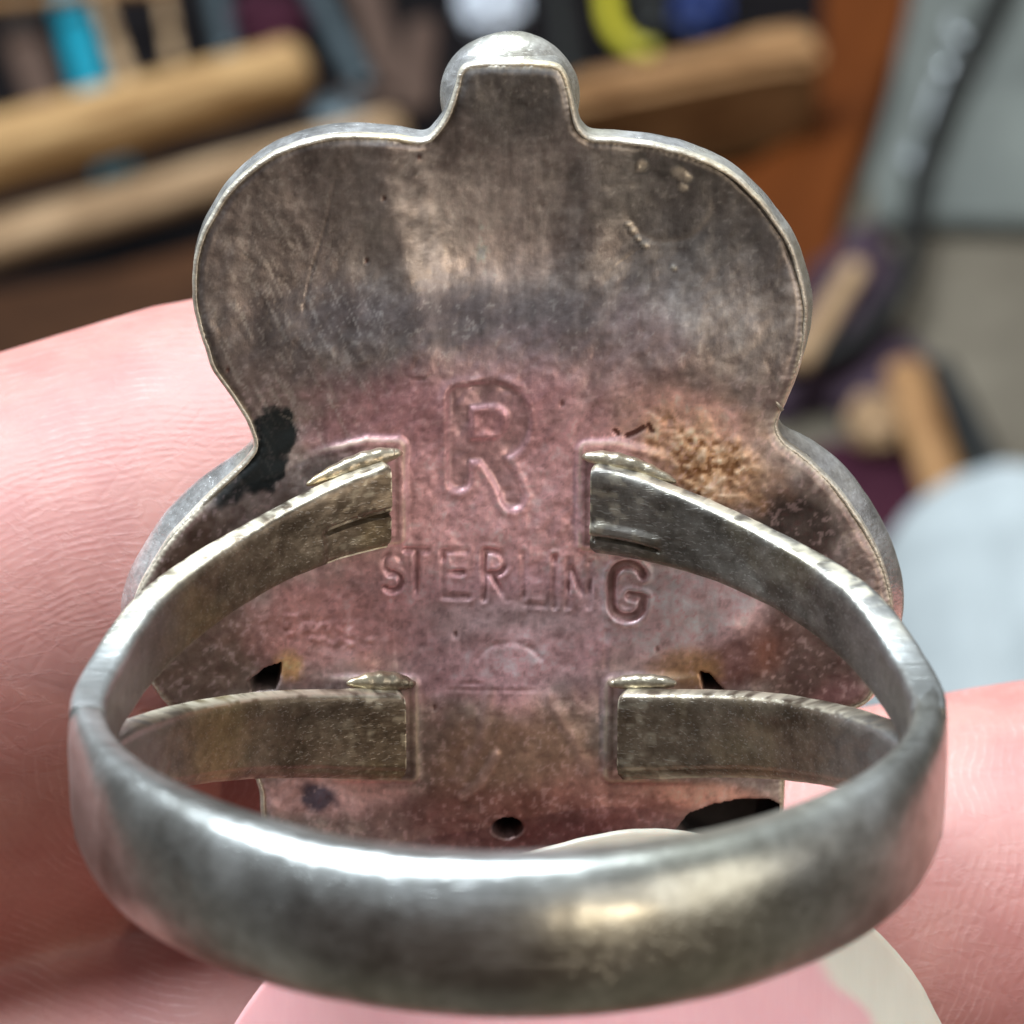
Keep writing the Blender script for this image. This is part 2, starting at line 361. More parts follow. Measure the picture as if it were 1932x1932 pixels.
# ---- stains, with pink reflection and centre glow painted into the colour
def rotn(ang, su, sv, sd_):
    a_ = math.radians(ang); u_ = PX * math.cos(a_) + PY * math.sin(a_); v_ = -PX * math.sin(a_) + PY * math.cos(a_)
    return fbm(u_ / su, v_ / sv, sd_, 4)
def mixc(C, k, c, s=1.0): return C * (1 - (k * s)[:, None]) + np.array(c)[None] * (k * s)[:, None]
C = np.tile(lin(146, 134, 124), (len(x), 1))
n1 = fbm(PX / 120, PY / 120, 71, 4); n2 = fbm(PX / 34, PY / 34, 81, 4)
C = mixc(C, sstep(0.42, 0.62, n1), lin(124, 110, 102), 0.8)
C = mixc(C, sstep(0.5, 0.66, n2), lin(176, 164, 150), 0.45)
C = mixc(C, blob(560, 560, 190, 240, 0, 0.6, 70, 4, 0.6), lin(120, 104, 96), 0.75)
C = mixc(C, blob(1290, 370, 200, 140, 20, 0.6, 60, 6, 0.5), lin(122, 120, 112), 0.7)
C = mixc(C, blob(970, 180, 110, 90, 0, 0.5, 40, 9, 0.4), lin(112, 108, 100), 0.85)
C = mixc(C, blob(700, 430, 60, 190, -10, 0.5, 50, 2, 0.6), lin(176, 164, 150), 0.5)
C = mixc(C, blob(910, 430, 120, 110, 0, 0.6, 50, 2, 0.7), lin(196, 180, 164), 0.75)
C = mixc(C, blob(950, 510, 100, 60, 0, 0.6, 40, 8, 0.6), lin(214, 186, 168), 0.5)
C = mixc(C, blob(900, 610, 330, 62, 3, 0.8, 60, 14, 0.6), lin(96, 80, 78), 0.75)
C = mixc(C, blob(700, 780, 120, 60, -20, 0.9, 50, 24, 0.5), lin(100, 84, 82), 0.7)
PK = lin(206, 160, 158)  # soft pink reflection painted into the plate's colour along with tarnish
C = mixc(C, blob(960, 1020, 300, 300, 0, 0.75, 80, 16, 0.35), PK, 0.9)
C = mixc(C, blob(870, 760, 260, 90, -8, 0.9, 60, 18, 0.5), lin(172, 128, 128), 0.8)
C = mixc(C, blob(1210, 690, 110, 90, 35, 1.0, 50, 19, 0.6), lin(176, 134, 126), 0.5)
C = mixc(C, blob(1300, 790, 120, 50, 15, 0.6, 50, 20, 0.4), lin(214, 168, 158), 0.85)
C = mixc(C, blob(1290, 1150, 190, 120, 22, 0.3, 80, 28, 0.25), lin(214, 180, 176), 0.95)
C = mixc(C, blob(600, 1170, 170, 90, -10, 0.8, 50, 22, 0.5), lin(196, 140, 132), 0.8)
C = mixc(C, blob(960, 1175, 170, 50, 0, 0.9, 50, 23, 0.5), lin(168, 148, 142), 0.7)
C = mixc(C, blob(960, 1235, 110, 45, 0, 0.5, 50, 27, 0.5), lin(216, 172, 168), 0.7)
C = mixc(C, blob(970, 1440, 150, 110, 0, 0.6, 50, 29, 0.4), lin(140, 112, 92), 0.9)
C = mixc(C, blob(980, 1540, 260, 60, 0, 0.5, 60, 33, 0.5), lin(116, 80, 72), 0.8)
C = mixc(C, blob(1180, 1500, 150, 60, 8, 0.6, 50, 35, 0.5), lin(160, 118, 106), 0.7)
C = mixc(C, blob(1330, 1500, 110, 26, 4, 0.5, 30, 36, 0.4), lin(206, 160, 140), 0.85)
C = mixc(C, blob(620, 1500, 150, 40, 0, 0.6, 40, 37, 0.4), lin(196, 158, 150), 0.85)
C = mixc(C, blob(600, 1508, 34, 24, 20, 0.8, 20, 38, 0.4), lin(60, 60, 72), 0.9)
C = mixc(C, blob(360, 1240, 130, 130, 0, 0.6, 60, 39, 0.4), lin(110, 90, 74), 0.8)
C = mixc(C, blob(1530, 1230, 100, 130, 0, 0.4, 60, 40, 0.3), lin(92, 72, 66), 0.9)
C = mixc(C, blob(1600, 1330, 60, 50, 0, 0.5, 40, 41, 0.5), lin(130, 90, 90), 0.6)
C = mixc(C, blob(1500, 990, 100, 62, 35, 0.6, 50, 42, 0.35), lin(52, 42, 38), 0.9)
C = mixc(C, blob(1590, 1140, 110, 40, 55, 0.6, 50, 43, 0.4), lin(74, 52, 50), 0.85)
C = mixc(C, blob(1500, 1080, 60, 22, 30, 0.9, 30, 44, 0.5), lin(150, 72, 72), 0.8)
C = mixc(C, blob(1380, 1250, 100, 50, -25, 0.6, 40, 45, 0.5), lin(120, 78, 62), 0.8)
C = mixc(C, blob(545, 1255, 26, 26, 0, 0.8, 20, 46, 0.5), lin(214, 168, 110), 0.8)
C = mixc(C, blob(1300, 1262, 60, 34, 0, 0.8, 30, 47, 0.5), lin(180, 140, 92), 0.8)
C = mixc(C, blob(1330, 850, 140, 90, 30, 0.8, 30, 63, 0.5), lin(196, 158, 128), 0.6); C = mixc(C, crust, lin(184, 146, 104), 0.85)
C = mixc(C, crust * sstep(0.5, 0.62, rough_n), lin(214, 190, 158), 0.7)
C = mixc(C, crust * (1 - sstep(0.34, 0.46, rough_n)), lin(112, 72, 34), 0.85)
C = mixc(C, blob(350, 1030, 60, 110, 35, 0.6, 50, 48, 0.5), lin(84, 62, 46), 0.8)
blk = np.maximum.reduce([blob(520, 815, 42, 44, 0, 0.5, 16, 49, 0.14), blob(495, 880, 50, 46, -40, 0.5, 16, 50, 0.14), 0.8 * blob(440, 925, 46, 20, -38, 0.6, 16, 51, 0.45)])
C = mixc(C, blk, lin(30, 36, 36), 0.97)
C = C * np.array([1.08, 0.98, 1.0])
g1 = fbm(PX / 9, PY / 9, 301, 3); g2 = fbm(PX / 22, PY / 22, 311, 4); s1 = rotn(64, 60, 5, 321); s2 = rotn(88, 90, 7, 331); s3 = rotn(80, 260, 34, 341)
upper = 1 - sstep(640, 760, PY)
C = C * (1 + 0.30 * (g1 - 0.5) + 0.5 * (g2 - 0.5))[:, None]; keep = 1 - np.maximum(blk, hole)
C = C * (1 + upper * (0.5 * (s3 - 0.5)) + 0.3 * upper * (s2 - 0.5))[:, None]
C = mixc(C, sstep(0.60, 0.72, s1) * blob(530, 620, 190, 240, 0, 0.5, 70, 4, 0.6), lin(186, 168, 156), 0.45)
C = mixc(C, sstep(0.62, 0.74, g1) * (1 - upper), lin(226, 188, 184), 0.22)
C = mixc(C, (1 - sstep(0.27, 0.37, g1)) * (1 - upper) * keep, lin(104, 62, 62), 0.22)
C = mixc(C, sstep(0.68, 0.78, g1) * upper, lin(205, 192, 176), 0.2)
C = C * np.array([0.95, 1.03, 1.10]) * (1.28 + 0.28 * (1 - upper))[:, None]
lum = C.mean(1, keepdims=True); dsat = (0.45 * upper)[:, None]; C = C * (1 - dsat) + lum * np.array([1.03, 1.0, 0.96]) * dsat
C = C * (1 + 0.30 * blob(900, 440, 190, 150, 0, 0.4, 80, 72, 0.9))[:, None]  # bright glow of the dished centre painted into the colour
C = mixc(C, blk, lin(26, 31, 31), 0.9)
C = mixc(C, kR * 0.5, lin(188, 164, 164)); C = mixc(C, kG * 0.75, lin(124, 90, 74)); C = mixc(C, kS * 0.55, lin(120, 84, 82))
C = mixc(C, kV * 0.5, lin(200, 165, 158)); C = mixc(C, kV2 * 0.5, lin(214, 176, 166))
C = mixc(C, scr * 0.28 * sstep(0.35, 0.6, n2), lin(205, 190, 176)); C = mixc(C, chips, lin(225, 214, 196), 0.8); C = mixc(C, pit, lin(90, 40, 30), 0.9)
C = mixc(C, foot_edge * sstep(0.3, 0.6, n2 + 0.1), lin(236, 216, 188), 0.55); C = mixc(C, foot_gap, lin(96, 70, 52), 0.55)
C = mixc(C, ringm, lin(180, 168, 156), 0.35)
C = mixc(C, (1 - sstep(0.05, 0.16, dist)) * (1 - blk), lin(240, 228, 205), 0.75)
C = mixc(C, hole, lin(14, 8, 8), 0.98)
C = np.clip(C, 0.003, 0.95)
matte = np.clip(0.55 + 0.5 * blk + 0.4 * crust - 0.25 * scr + 0.3 * (n2 - 0.5) + hole, 0, 1.4)

ring = bpy.data.objects.new('silver_ring', None); col.objects.link(ring); ring.matrix_world = RING; ring.empty_display_size = 0.005
tag(ring, 'tarnished sterling silver ring seen from its back, held between the fingertips', 'ring')
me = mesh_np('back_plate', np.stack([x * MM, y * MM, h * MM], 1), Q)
a = me.attributes.new('stain_refl', 'FLOAT_COLOR', 'POINT'); a.data.foreach_set('color', np.hstack([C, np.ones((len(x), 1))]).astype(np.float32).ravel())
a = me.attributes.new('matte', 'FLOAT', 'POINT'); a.data.foreach_set('value', matte.astype(np.float32))
a = me.attributes.new('dirt', 'FLOAT', 'POINT'); a.data.foreach_set('value', np.clip(np.maximum.reduce([crust, 0.6 * blk, hole, 0.45 * (1 - upper)]), 0, 1).astype(np.float32))
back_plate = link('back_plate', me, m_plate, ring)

def hplate(px, py):
    i = int(((PX - px) ** 2 + (PY - py) ** 2).argmin()); return h[i]
# outline normals
tan = np.roll(OUTL, -4, 0) - np.roll(OUTL, 4, 0); tan /= np.linalg.norm(tan, axis=1)[:, None]
nrm = np.stack([tan[:, 1], -tan[:, 0]], 1)
ar = 0.5 * np.sum(OUTL[:, 0] * np.roll(OUTL[:, 1], -1) - np.roll(OUTL[:, 0], -1) * OUTL[:, 1])
if ar < 0: nrm = -nrm
opx, opy = to_px(OUTL[:, 0], OUTL[:, 1])
def ribbon(name, prof, mat, close_back=False):
    rows = []
    for (o_, z_) in prof:
        o_ = np.broadcast_to(o_, n_out); z_ = np.broadcast_to(z_, n_out)
        rows.append(np.stack([OUTL[:, 0] + nrm[:, 0] * o_, OUTL[:, 1] + nrm[:, 1] * o_, z_], 1))
    V = np.stack(rows); m = len(rows)
    Fc = grid_faces(m, n_out, False, True)
    faces = Fc.tolist()
    if close_back: faces.append(list(range((m - 1) * n_out, m * n_out)))
    me = mesh_np(name, (V.reshape(-1, 3) * MM), faces)
    return link(name, me, mat, ring)
jj = np.arange(n_out)
wob = 0.05 * (fbm(jj / 9.0, jj * 0.0, 91, 3) - 0.5)
wob2 = 0.10 * (fbm(jj / 22.0, jj * 0.0 + 3, 92, 3) - 0.5)
# sheet edge: thin border of the back plate, lit look put into its pale colour
pe = ribbon('plate_edge', [(-0.07 + wob, -0.075), (-0.03 + wob, -0.055), (0.03 + wob, -0.09), (0.06 + wob, -0.17), (0.06 + wob, -0.45), (0.0, -0.5)], m_edge)
# domed front of the ring seen past the edge
knob = np.exp(-((opx - 960) / 120) ** 4) * (opy < 262)
rl = sstep(1460, 1560, opx) * (opy > 800); ll = (1 - sstep(380, 480, opx)) * (opy > 800)
ul = (1 - sstep(700, 820, opx)) * (opy < 700)
ur = sstep(1130, 1300, opx) * (opy < 700)
dpt = 1.5 + 0.3 * knob + 0.35 * ul + 0.3 * (rl + ll) + 0.1 * ur
bul = 0.10 + 0.02 * knob + 0.38 * rl + 0.34 * ll + 0.05 * ul + 0.16 * ur * sstep(330, 600, opy) + 0.04 * ur
ker = np.ones(31) / 31
sm = lambda v: np.convolve(np.concatenate([v[-15:], v, v[:15]]), ker, 'valid')
dpt = sm(sm(dpt.astype(float))) + wob2; bul = sm(sm(bul.astype(float)))
prof = [(-0.04, -0.44), (0.0 + wob, -0.50)]
for k in range(1, 13):
    t = k / 12 * math.pi * 0.5
    prof.append((0.0 + bul * np.sin(min(2.2 * t, math.pi / 2)) - 0.9 * (1 - math.cos(t)) ** 3 + wob * 0.8, -0.5 - (dpt - 0.4) * math.sin(t) ** 0.9))
prof.append((-1.3, -0.28 - dpt))
fc = ribbon('domed_front', prof, m_bezel, True)
bm_ = bmesh.new(); bmesh.ops.create_icosphere(bm_, subdivisions=5, radius=1)
bx_, by_ = plate_pt(962, 203)
for v in bm_.verts:
    q = float(fbm(np.array([v.co.x * 2.2]), np.array([v.co.y * 2.2 + v.co.z]), 33, 3)[0]) - 0.5
    v.co = Vector((bx_ + v.co.x * 1.86 * (1 + 0.04 * q), by_ + v.co.y * 1.74 * (1 + 0.06 * q), -1.75 + v.co.z * (1.2 if v.co.z > 0 else 2.0))) * MM
me = bpy.data.meshes.new('bead'); bm_.to_mesh(me); bm_.free(); link('bead', me, m_bezel, ring)
# burr of metal standing on the right edge of the waist
def tube(name, pts, rad, mat, parent=None, seg=10, matrix=None, cap=True, scale=MM, flat=None):
    pts = [Vector(p) for p in pts]; n = len(pts); V = []; up0 = Vector((0.13, 0.2, 1)).normalized()
    for i, p in enumerate(pts):
        t = (pts[min(i + 1, n - 1)] - pts[max(i - 1, 0)]).normalized()
        s_ = t.cross(up0).normalized(); u_ = s_.cross(t)
        r = rad(i / (n - 1)) if callable(rad) else rad
        for k in range(seg):
            a = 2 * math.pi * k / seg
            V.append(tuple((p + s_ * (r * math.cos(a)) + u_ * (r * math.sin(a) * (flat or 1))) * scale))
    Fc = grid_faces(n, seg, False, True).tolist()
    if cap: Fc += [list(range(seg))[::-1], list(range((n - 1) * seg, n * seg))]
    me = bpy.data.meshes.new(name); me.from_pydata(V, [], Fc); me.update()
    bm_ = bmesh.new(); bm_.from_mesh(me); bmesh.ops.recalc_face_normals(bm_, faces=bm_.faces); bm_.to_mesh(me); bm_.free()
    return link(name, me, mat, parent, matrix)
bp = [plate_pt(*p) for p in [(1448, 733), (1455, 745), (1464, 758), (1476, 774)]]
tube('metal_burr', [(a_, b_, 0.02) for a_, b_ in bp], lambda t: 0.05 + 0.02 * math.sin(t * 9), m_edge, ring, 8)

# ------------------------------------------------------------------ ring: band and its four split arms
RO = 10.55; CN = 10.55
def band_pt(phi, r, v):
    c_ = math.cos(phi); return (r * math.sin(phi), v, CN + r * c_ * (1.085 if c_ > 0 else 1.0))
def sect(T, hw, box, n=44, tight=0.57):
    """closed cross-section (v, radial offset from the inner face); box 0 = half-round, 1 = flat strip with rounded corners"""
    out = []; e0 = T * (0.50 + 0.08 * box); ev = 0.85 - tight * box; es = 0.95 - 0.57 * box
    for k in range(n // 2):
        t = math.pi * (k + 0.5) / (n // 2); c_, s_ = math.cos(t), math.sin(t)
        out.append((hw * math.copysign(abs(c_) ** ev, c_), e0 + (T - e0) * s_ ** es))
    for k in range(n // 2):
        u = -1 + 2 * (k + 0.5) / (n // 2); c_ = 0.6 * u + 0.4 * math.sin(math.pi / 2 * u)
        out.append((hw * c_, e0 - e0 * (1 - abs(c_) ** 9) ** 0.30))
    return out
NP = 260; NS = 44; rows = []; PHI = []; VV = []; RR = []
for i in range(NP):
    ph = math.radians(-104 + 208 * i / (NP - 1)); ad = abs(math.degrees(ph))
    hw = 1.81 - 0.06 * sstep(40, 85, ad) + 0.02 * math.sin(ph * 5); T = 1.70 - 0.78 * sstep(30, 92, ad); bx = sstep(70, 98, ad)
    k = 1 - 0.75 * sstep(95, 104, ad)                     # ends run out inside the arms
    for (v, r) in sect(T, hw, bx, 44, 0.70):
        PHI.append(ph); VV.append(v * k - 0.03 * math.sin(ph * 2) - 0.09 * (1 - sstep(10, 80, ad))); RR.append(T * 0.5 * (1 - k) + r * k - T)
PHI = np.array(PHI); VV = np.array(VV); RR = np.array(RR)
dn = 0.07 * (fbm(PHI * 6.0, VV * 0.6 + 9, 5, 3) - 0.5) + 0.015 * (fbm(PHI * 30.0, VV * 3 + 9, 15, 2) - 0.5)
RR = RO + RR + dn * np.where(RR > -0.7, 1, 0.4)
V = [band_pt(a, b, c) for a, b, c in zip(PHI.tolist(), RR.tolist(), VV.tolist())]
faces = grid_faces(NP, NS, False, True).tolist() + [list(range(NS)), list(range((NP - 1) * NS, NP * NS))[::-1]]
me = mesh_np('band', np.array(V) * MM, faces)
bm_ = bmesh.new(); bm_.from_mesh(me); bmesh.ops.recalc_face_normals(bm_, faces=bm_.faces); bm_.to_mesh(me); bm_.free()
band = link('band', me, m_band, ring)

def interp(t, tab):
    q = np.interp(np.linspace(t - 7, t + 7, 15), [a[0] for a in tab], [a[1] for a in tab]); return float(q.mean())
HI = [(86, 1.74), (97, 1.76), (104, 1.98), (113, 2.6), (126, 3.05), (140, 3.4), (155, 4.05), (166, 4.5), (175, 4.55)]
LO = [(86, 0.02), (97, 0.05), (104, 0.25), (113, 0.62), (128, 1.2), (140, 1.55), (152, 1.85), (166, 2.05), (175, 2.05)]
HI2 = [(86, 1.74), (97, 1.76), (104, 1.98), (113, 2.45), (126, 2.95), (140, 3.5), (155, 4.1), (166, 4.4), (175, 4.45)]
LO2 = [(86, 0.02), (97, 0.05), (104, 0.2), (113, 0.45), (128, 0.85), (140, 1.15), (152, 1.55), (166, 1.85), (175, 1.9)]
def arm(side, up, xend, mat, groove, seed):
    n = 240; ns = 72; T = 0.94
    pe_ = math.degrees(math.pi - math.asin(xend / 9.6)); rows = []
    hi, lo = (HI, LO) if up > 0 else (HI2, LO2)
    lift = (0.42 if side < 0 else 0.14) if up > 0 else 0.0
    arc_mm = lambda d: math.radians(pe_ - d) * 9.6
    for i in range(n):
        t = (i / (n - 1)) ** 0.8; d = 84 + (pe_ - 84) * t; ph = math.radians(d)
        lf = lift * float(sstep(120, pe_, d)); inset = 0.03 * (1 - float(sstep(85, 92, d)))
        e1, e0 = interp(d, hi) + lf - inset, interp(d, lo) + lf; mid = (e1 + e0) / 2; hw = (e1 - e0) / 2 + 0.02
        s_end = arc_mm(d); tap = 1.0 if s_end > 0.12 else 0.92 + 0.08 * s_end / 0.12
        Ti = T - 2 * inset - 0.26 * float(sstep(108, 150, d)); base_r = T - inset - Ti
        for (v, r) in sect(Ti, hw * tap, 1.0, ns): rows.append((ph, s_end, v, r + base_r, v / hw, mid))
    A_ = np.array(rows); ph, s_end, v, r, vv, mid = A_.T
    r_ = r + 0.06 * (fbm(s_end * 1.3 + seed, vv * 1.6, seed, 3) - 0.5) + 0.012 * (fbm(s_end * 3 + seed, vv * 5, seed + 3, 2) - 0.5)
    inner = (r < 0.62 * T) & (abs(vv) < 0.96); gq = 1 - sstep(1.7, 2.0, s_end); a_ = vv * up
    if groove == 1: r_ += inner * gq * (0.09 * (a_ < 0.02) + 0.13 * ((a_ > -0.22) & (a_ < -0.12)))
    if groove == 2: r_ += inner * gq * (-0.07 * ((a_ > -0.52) & (a_ < -0.30)) + 0.14 * ((a_ > -0.66) & (a_ < -0.56)))
    if groove == 3: r_ += inner * 0.06 * (a_ > 0.72)
    v_w = 0.025 * (fbm(s_end * 1.7, seed + 0.5 + (v > 0), seed + 9, 2) - 0.5)
    V = []
    for k in range(len(ph)):
        p = band_pt(ph[k], RO + 0.0 - T + r_[k], up * mid[k] + v[k] + v_w[k])
        V.append((side * p[0], p[1], max(p[2], -0.05)))
    fc_ = grid_faces(n, ns, False, True).tolist() + [list(range(ns)), list(range((n - 1) * ns, n * ns))[::-1]]
    me = mesh_np('arm', np.array(V) * MM, fc_)
    bm_ = bmesh.new(); bm_.from_mesh(me); bmesh.ops.recalc_face_normals(bm_, faces=bm_.faces); bm_.to_mesh(me); bm_.free()
    nzw = fbm(s_end * 3.2 + seed, v * 5 + r * 5, seed + 21, 3); top = (v * up > 0)
    wr = sstep(0.90, 0.975, abs(vv)) * (r > 0.02) * np.where(top if up > 0 else ~top, 1.0, 0.35) * sstep(0.30, 0.60, nzw) * 0.75 + 0.3 * sstep(0.56, 0.72, nzw) * (1 - sstep(0.3, 3.0, s_end)) + 0.8 * (s_end < 0.03) * sstep(0.4, 0.5, nzw)  # worn edges plus a bright glint painted along the upper edge
    a = me.attributes.new('wear_glint', 'FLOAT', 'POINT'); a.data.foreach_set('value', np.clip(wr * sstep(100, 118, np.degrees(ph)), 0, 1).astype(np.float32))
    a = me.attributes.new('band_mix', 'FLOAT', 'POINT'); a.data.foreach_set('value', (1 - sstep(96, 128, np.degrees(ph) + 6 * (nzw - 0.5))).astype(np.float32))
    o = link('arm', me, mat, ring)
    md = o.modifiers.new('edge_split', 'EDGE_SPLIT'); md.split_angle = math.radians(50)
    # solder seam round the foot
    e1, e0 = interp(pe_, hi) + lift, interp(pe_, lo) + lift; P = []; rs_ = random.Random(seed)
    def hz(xx): return 0.12 + (CN - math.sqrt(max(RO ** 2 - xx * xx, 0))) * 0.75
    for k in range(30):
        f = k / 29; xx = xend + 2.5 * (1 - f) - 0.05; ph_ = 180 - math.degrees(math.asin(min(xx / 10.1, 1)))
        P.append((side * xx, up * (interp(ph_, hi) + lift + -0.02 + 0.15 * math.sin(math.pi * min(f * 0.62 + 0.1, 1))), hz(xx)))
    P.append((side * (xend - 0.14), up * (e1 + 0.06), 0.2))
    for k in range(14):
        f = k / 13; P.append((side * (xend - 0.14 + 0.02 * rs_.random()), up * (e1 - 0.15 - f * (e1 - e0 - 0.05)), 0.12))
    if up < 0:   # lower arms: the thick bead lies on the side turned to the picture's top (inner edge)
        P = []
        for k in range(26):
            f = k / 25; xx = xend + 1.9 * (1 - f) - 0.05; ph_ = 180 - math.degrees(math.asin(min(xx / 10.1, 1)))
            P.append((side * xx, -(interp(ph_, lo) + 0.02 - 0.16 * math.sin(math.pi * min(f * 0.66 + 0.08, 1))), hz(xx)))
        P.append((side * (xend - 0.15), -(e0 - 0.04), 0.2))
        for k in range(14):
            f = k / 13; P.append((side * (xend - 0.14 + 0.02 * rs_.random()), -(e0 + 0.15 + f * (e1 - e0 - 0.25)), 0.12))
    nn = len(P); 
    P = P[1 if up > 0 else 2:31 if up > 0 else 27]; P = [tuple(q) for q in catmull(P, 4, False)]; nn = len(P)
    def rad(t):
        i = t * (nn - 1)
        return (0.25 + 0.05 * math.sin(3.0 * t + seed)) * max(math.sin(math.pi * min(max(t, 0.0), 1)), 0) ** 0.5 + 0.012 + 0.012 * math.sin(i * 0.31 + seed) * min(1, 6 * t * (1 - t))
    tube('solder_seam', P, rad, m_solder, ring, 14)
    return o
a1 = arm(-1, 1, 3.02, m_arm, 1, 11); a2 = arm(1, 1, 2.12, m_armgrey, 2, 23)
a3 = arm(-1, -1, 2.72, m_arm, 3, 37); a4 = arm(1, -1, 2.88, m_arm, 3, 41)

# ------------------------------------------------------------------ hand
def skin_mat(name, c1, c2):
    M = Mat(name)
    big = M.noise(90, 4, 0.55); mid = M.noise(700, 4, 0.6)
    c = M.ramp(big, [(0.3, c1), (0.7, c2)])
    c = M.mix(0.22, c, M.ramp(mid, [(0.3, (0.6, 0.45, 0.45)), (0.7, (1.0, 1.0, 1.0))]), 'MULTIPLY')
    # friction ridges: distorted bands round the whorl of the fingertip
    co = M.n('ShaderNodeTexCoord'); mp = M.n('ShaderNodeMapping'); M.L(co.outputs['Object'], mp.inputs[0])
    mp.inputs['Location'].default_value = (0.0125, -0.0035, 0.0); mp.inputs['Scale'].default_value = (1.0, 1.35, 1.0); 
    mp.inputs['Rotation'].default_value = (0, 0, math.radians(35))
    wn_ = M.n('ShaderNodeTexNoise'); wn_.inputs['Scale'].default_value = 330; wn_.inputs['Detail'].default_value = 3; M.L(co.outputs['Object'], wn_.inputs['Vector'])
    vm = M.n('ShaderNodeVectorMath', operation='MULTIPLY_ADD'); M.L(wn_.outputs['Color'], vm.inputs[0]); vm.inputs[1].default_value = (0.0011, 0.0011, 0.0011); M.L(mp.outputs[0], vm.inputs[2])
    wv = M.n('ShaderNodeTexWave', wave_type='RINGS', rings_direction='Z', wave_profile='SIN')
    wv.inputs['Scale'].default_value = 1050; wv.inputs['Distortion'].default_value = 4.5; wv.inputs['Detail'].default_value = 3
    wv.inputs['Detail Scale'].default_value = 0.25; wv.inputs['Detail Roughness'].default_value = 0.5
    M.L(vm.outputs[0], wv.inputs['Vector'])
    cr_ = M.noise(420, 5, 0.65, M.co((1, 3.2, 1), (0, 0, math.radians(-50))), 0.6)
    crk = M.ramp(cr_, [(0.47, (0, 0, 0)), (0.5, (1, 1, 1)), (0.53, (0, 0, 0))])
    vein = M.n('ShaderNodeTexVoronoi', feature='DISTANCE_TO_EDGE'); vein.inputs['Scale'].default_value = 1100
    M.L(M.co((1, 1, 1)), vein.inputs['Vector'])
    ve = M.ramp(vein.outputs['Distance'], [(0.0, (0, 0, 0)), (0.12, (1, 1, 1))])
    c = M.mix(M.math('MULTIPLY', crk, 0.03), c, (0.95, 0.75, 0.7))
    pm = M.ramp(M.noise(2600, 2, 0.6), [(0.35, (0.25, 0.25, 0.25)), (0.6, (1, 1, 1))])
    ln = M.math('MULTIPLY', M.ramp(wv.outputs['Fac'], [(0.72, (0, 0, 0)), (0.95, (1, 1, 1))]), M.ramp(M.noise(260, 4, 0.6), [(0.48, (0, 0, 0)), (0.66, (1, 1, 1))]))
    c = M.mix(M.math('MULTIPLY', M.math('MULTIPLY', ln, pm), 0.35), c, lin(222, 180, 174))
    c = M.mix(M.ramp(M.noise(240, 5, 0.65), [(0.42, (0, 0, 0)), (0.72, (0.55, 0.55, 0.55))]), c, lin(156, 84, 80))
    M.set(Base_Color=c, Roughness=0.58, Subsurface_Weight=0.4, Subsurface_Radius=(1.0, 0.35, 0.25), Subsurface_Scale=0.0022, Specular_IOR_Level=0.55)
    msk = M.ramp(M.noise(150, 3, 0.5), [(0.40, (0.05, 0.05, 0.05)), (0.62, (1, 1, 1))])
    pm0 = pm
    nb = M.bump(M.math('MULTIPLY', M.math('MULTIPLY', wv.outputs['Fac'], msk), pm0), 0.17, 0.00005); nb = M.bump(crk, 0.2, 0.00003, nb); nb = M.bump(ve, 0.3, 0.000015, nb); nb = M.bump(mid, 0.2, 0.00003, nb)
    M.set(Normal=nb); return M.m
m_skin = skin_mat('skin', lin(168, 106, 98), lin(192, 138, 126))

def remesh_chains(name, chains, voxel, smooth_it):
    """chains of ellipsoids (x,y,z,rx,ry,rz) blended into one skin"""
    bm_ = bmesh.new()
    for ch in chains:
        pts = []
        for a_, b_ in zip(ch[:-1], ch[1:]):
            n = max(2, int(np.linalg.norm(np.array(b_[:3]) - np.array(a_[:3])) / 1.2))
            for k in range(n): pts.append([a_[j] + (b_[j] - a_[j]) * k / n for j in range(6)])
        pts.append(list(ch[-1]))
        for p in pts:
            Mx = Matrix.Translation(p[:3]) @ Matrix.Diagonal((p[3], p[4], p[5], 1))
            bmesh.ops.create_icosphere(bm_, subdivisions=4, radius=1, matrix=Mx)
    me = bpy.data.meshes.new(name + '_raw'); bm_.to_mesh(me); bm_.free()
    o = bpy.data.objects.new('tmp', me); col.objects.link(o)
    r = o.modifiers.new('r', 'REMESH'); r.mode = 'VOXEL'; r.voxel_size = voxel; r.adaptivity = 0
    s = o.modifiers.new('s', 'SMOOTH'); s.factor = 0.5; s.iterations = smooth_it
    dg = bpy.context.evaluated_depsgraph_get(); me2 = bpy.data.meshes.new_from_object(o.evaluated_get(dg))
    bpy.data.objects.remove(o); bpy.data.meshes.remove(me)
    return me2
chains = [
    # fingertip behind the left of the ring: pad turned to the camera
    [(-4.5, -1.3, -101.5, 8.6, 8.8, 8.2), (-9, -2.6, -101.5, 9.0, 9.2, 8.6), (-17, -5.2, -102, 9.4, 9.4, 9.2), (-30, -10.5, -103, 9.6, 9.6, 9.6), (-48, -22, -106, 10, 10, 10), (-52, -48, -112, 11, 11, 11)],
    # finger folded under it
    [(-4, -18.7, -102.0, 8, 7.6, 7.6), (-14, -20.4, -102.2, 8.2, 8.2, 8.2), (-30, -26, -102, 8.6, 8.6, 8.6), (-48, -40, -106, 10, 10, 10)],
    # finger coming in from the right
    [(10.5, -14.8, -102.0, 8.4, 8.6, 8.4), (17, -14.2, -102, 9.0, 9.1, 9.0), (32, -13.6, -103, 9.6, 9.6, 9.6), (50, -24, -108, 10, 10, 10), (50, -50, -112, 11, 11, 11)],
    # thumb from below, nail towards the camera
    [(2.6, -18.0, -96.5, 9.2, 7.2, 6.4), (2.4, -24, -95.5, 10.6, 8, 7.6), (2.2, -34, -96, 11.5, 9, 8.6), (3, -52, -102, 11, 11, 10)],
    # palm
    [(-45, -55, -114, 14, 16, 12), (0, -66, -114, 20, 18, 13), (44, -55, -114, 14, 16, 12)],
]
me = remesh_chains('hand', chains, 0.42, 9)
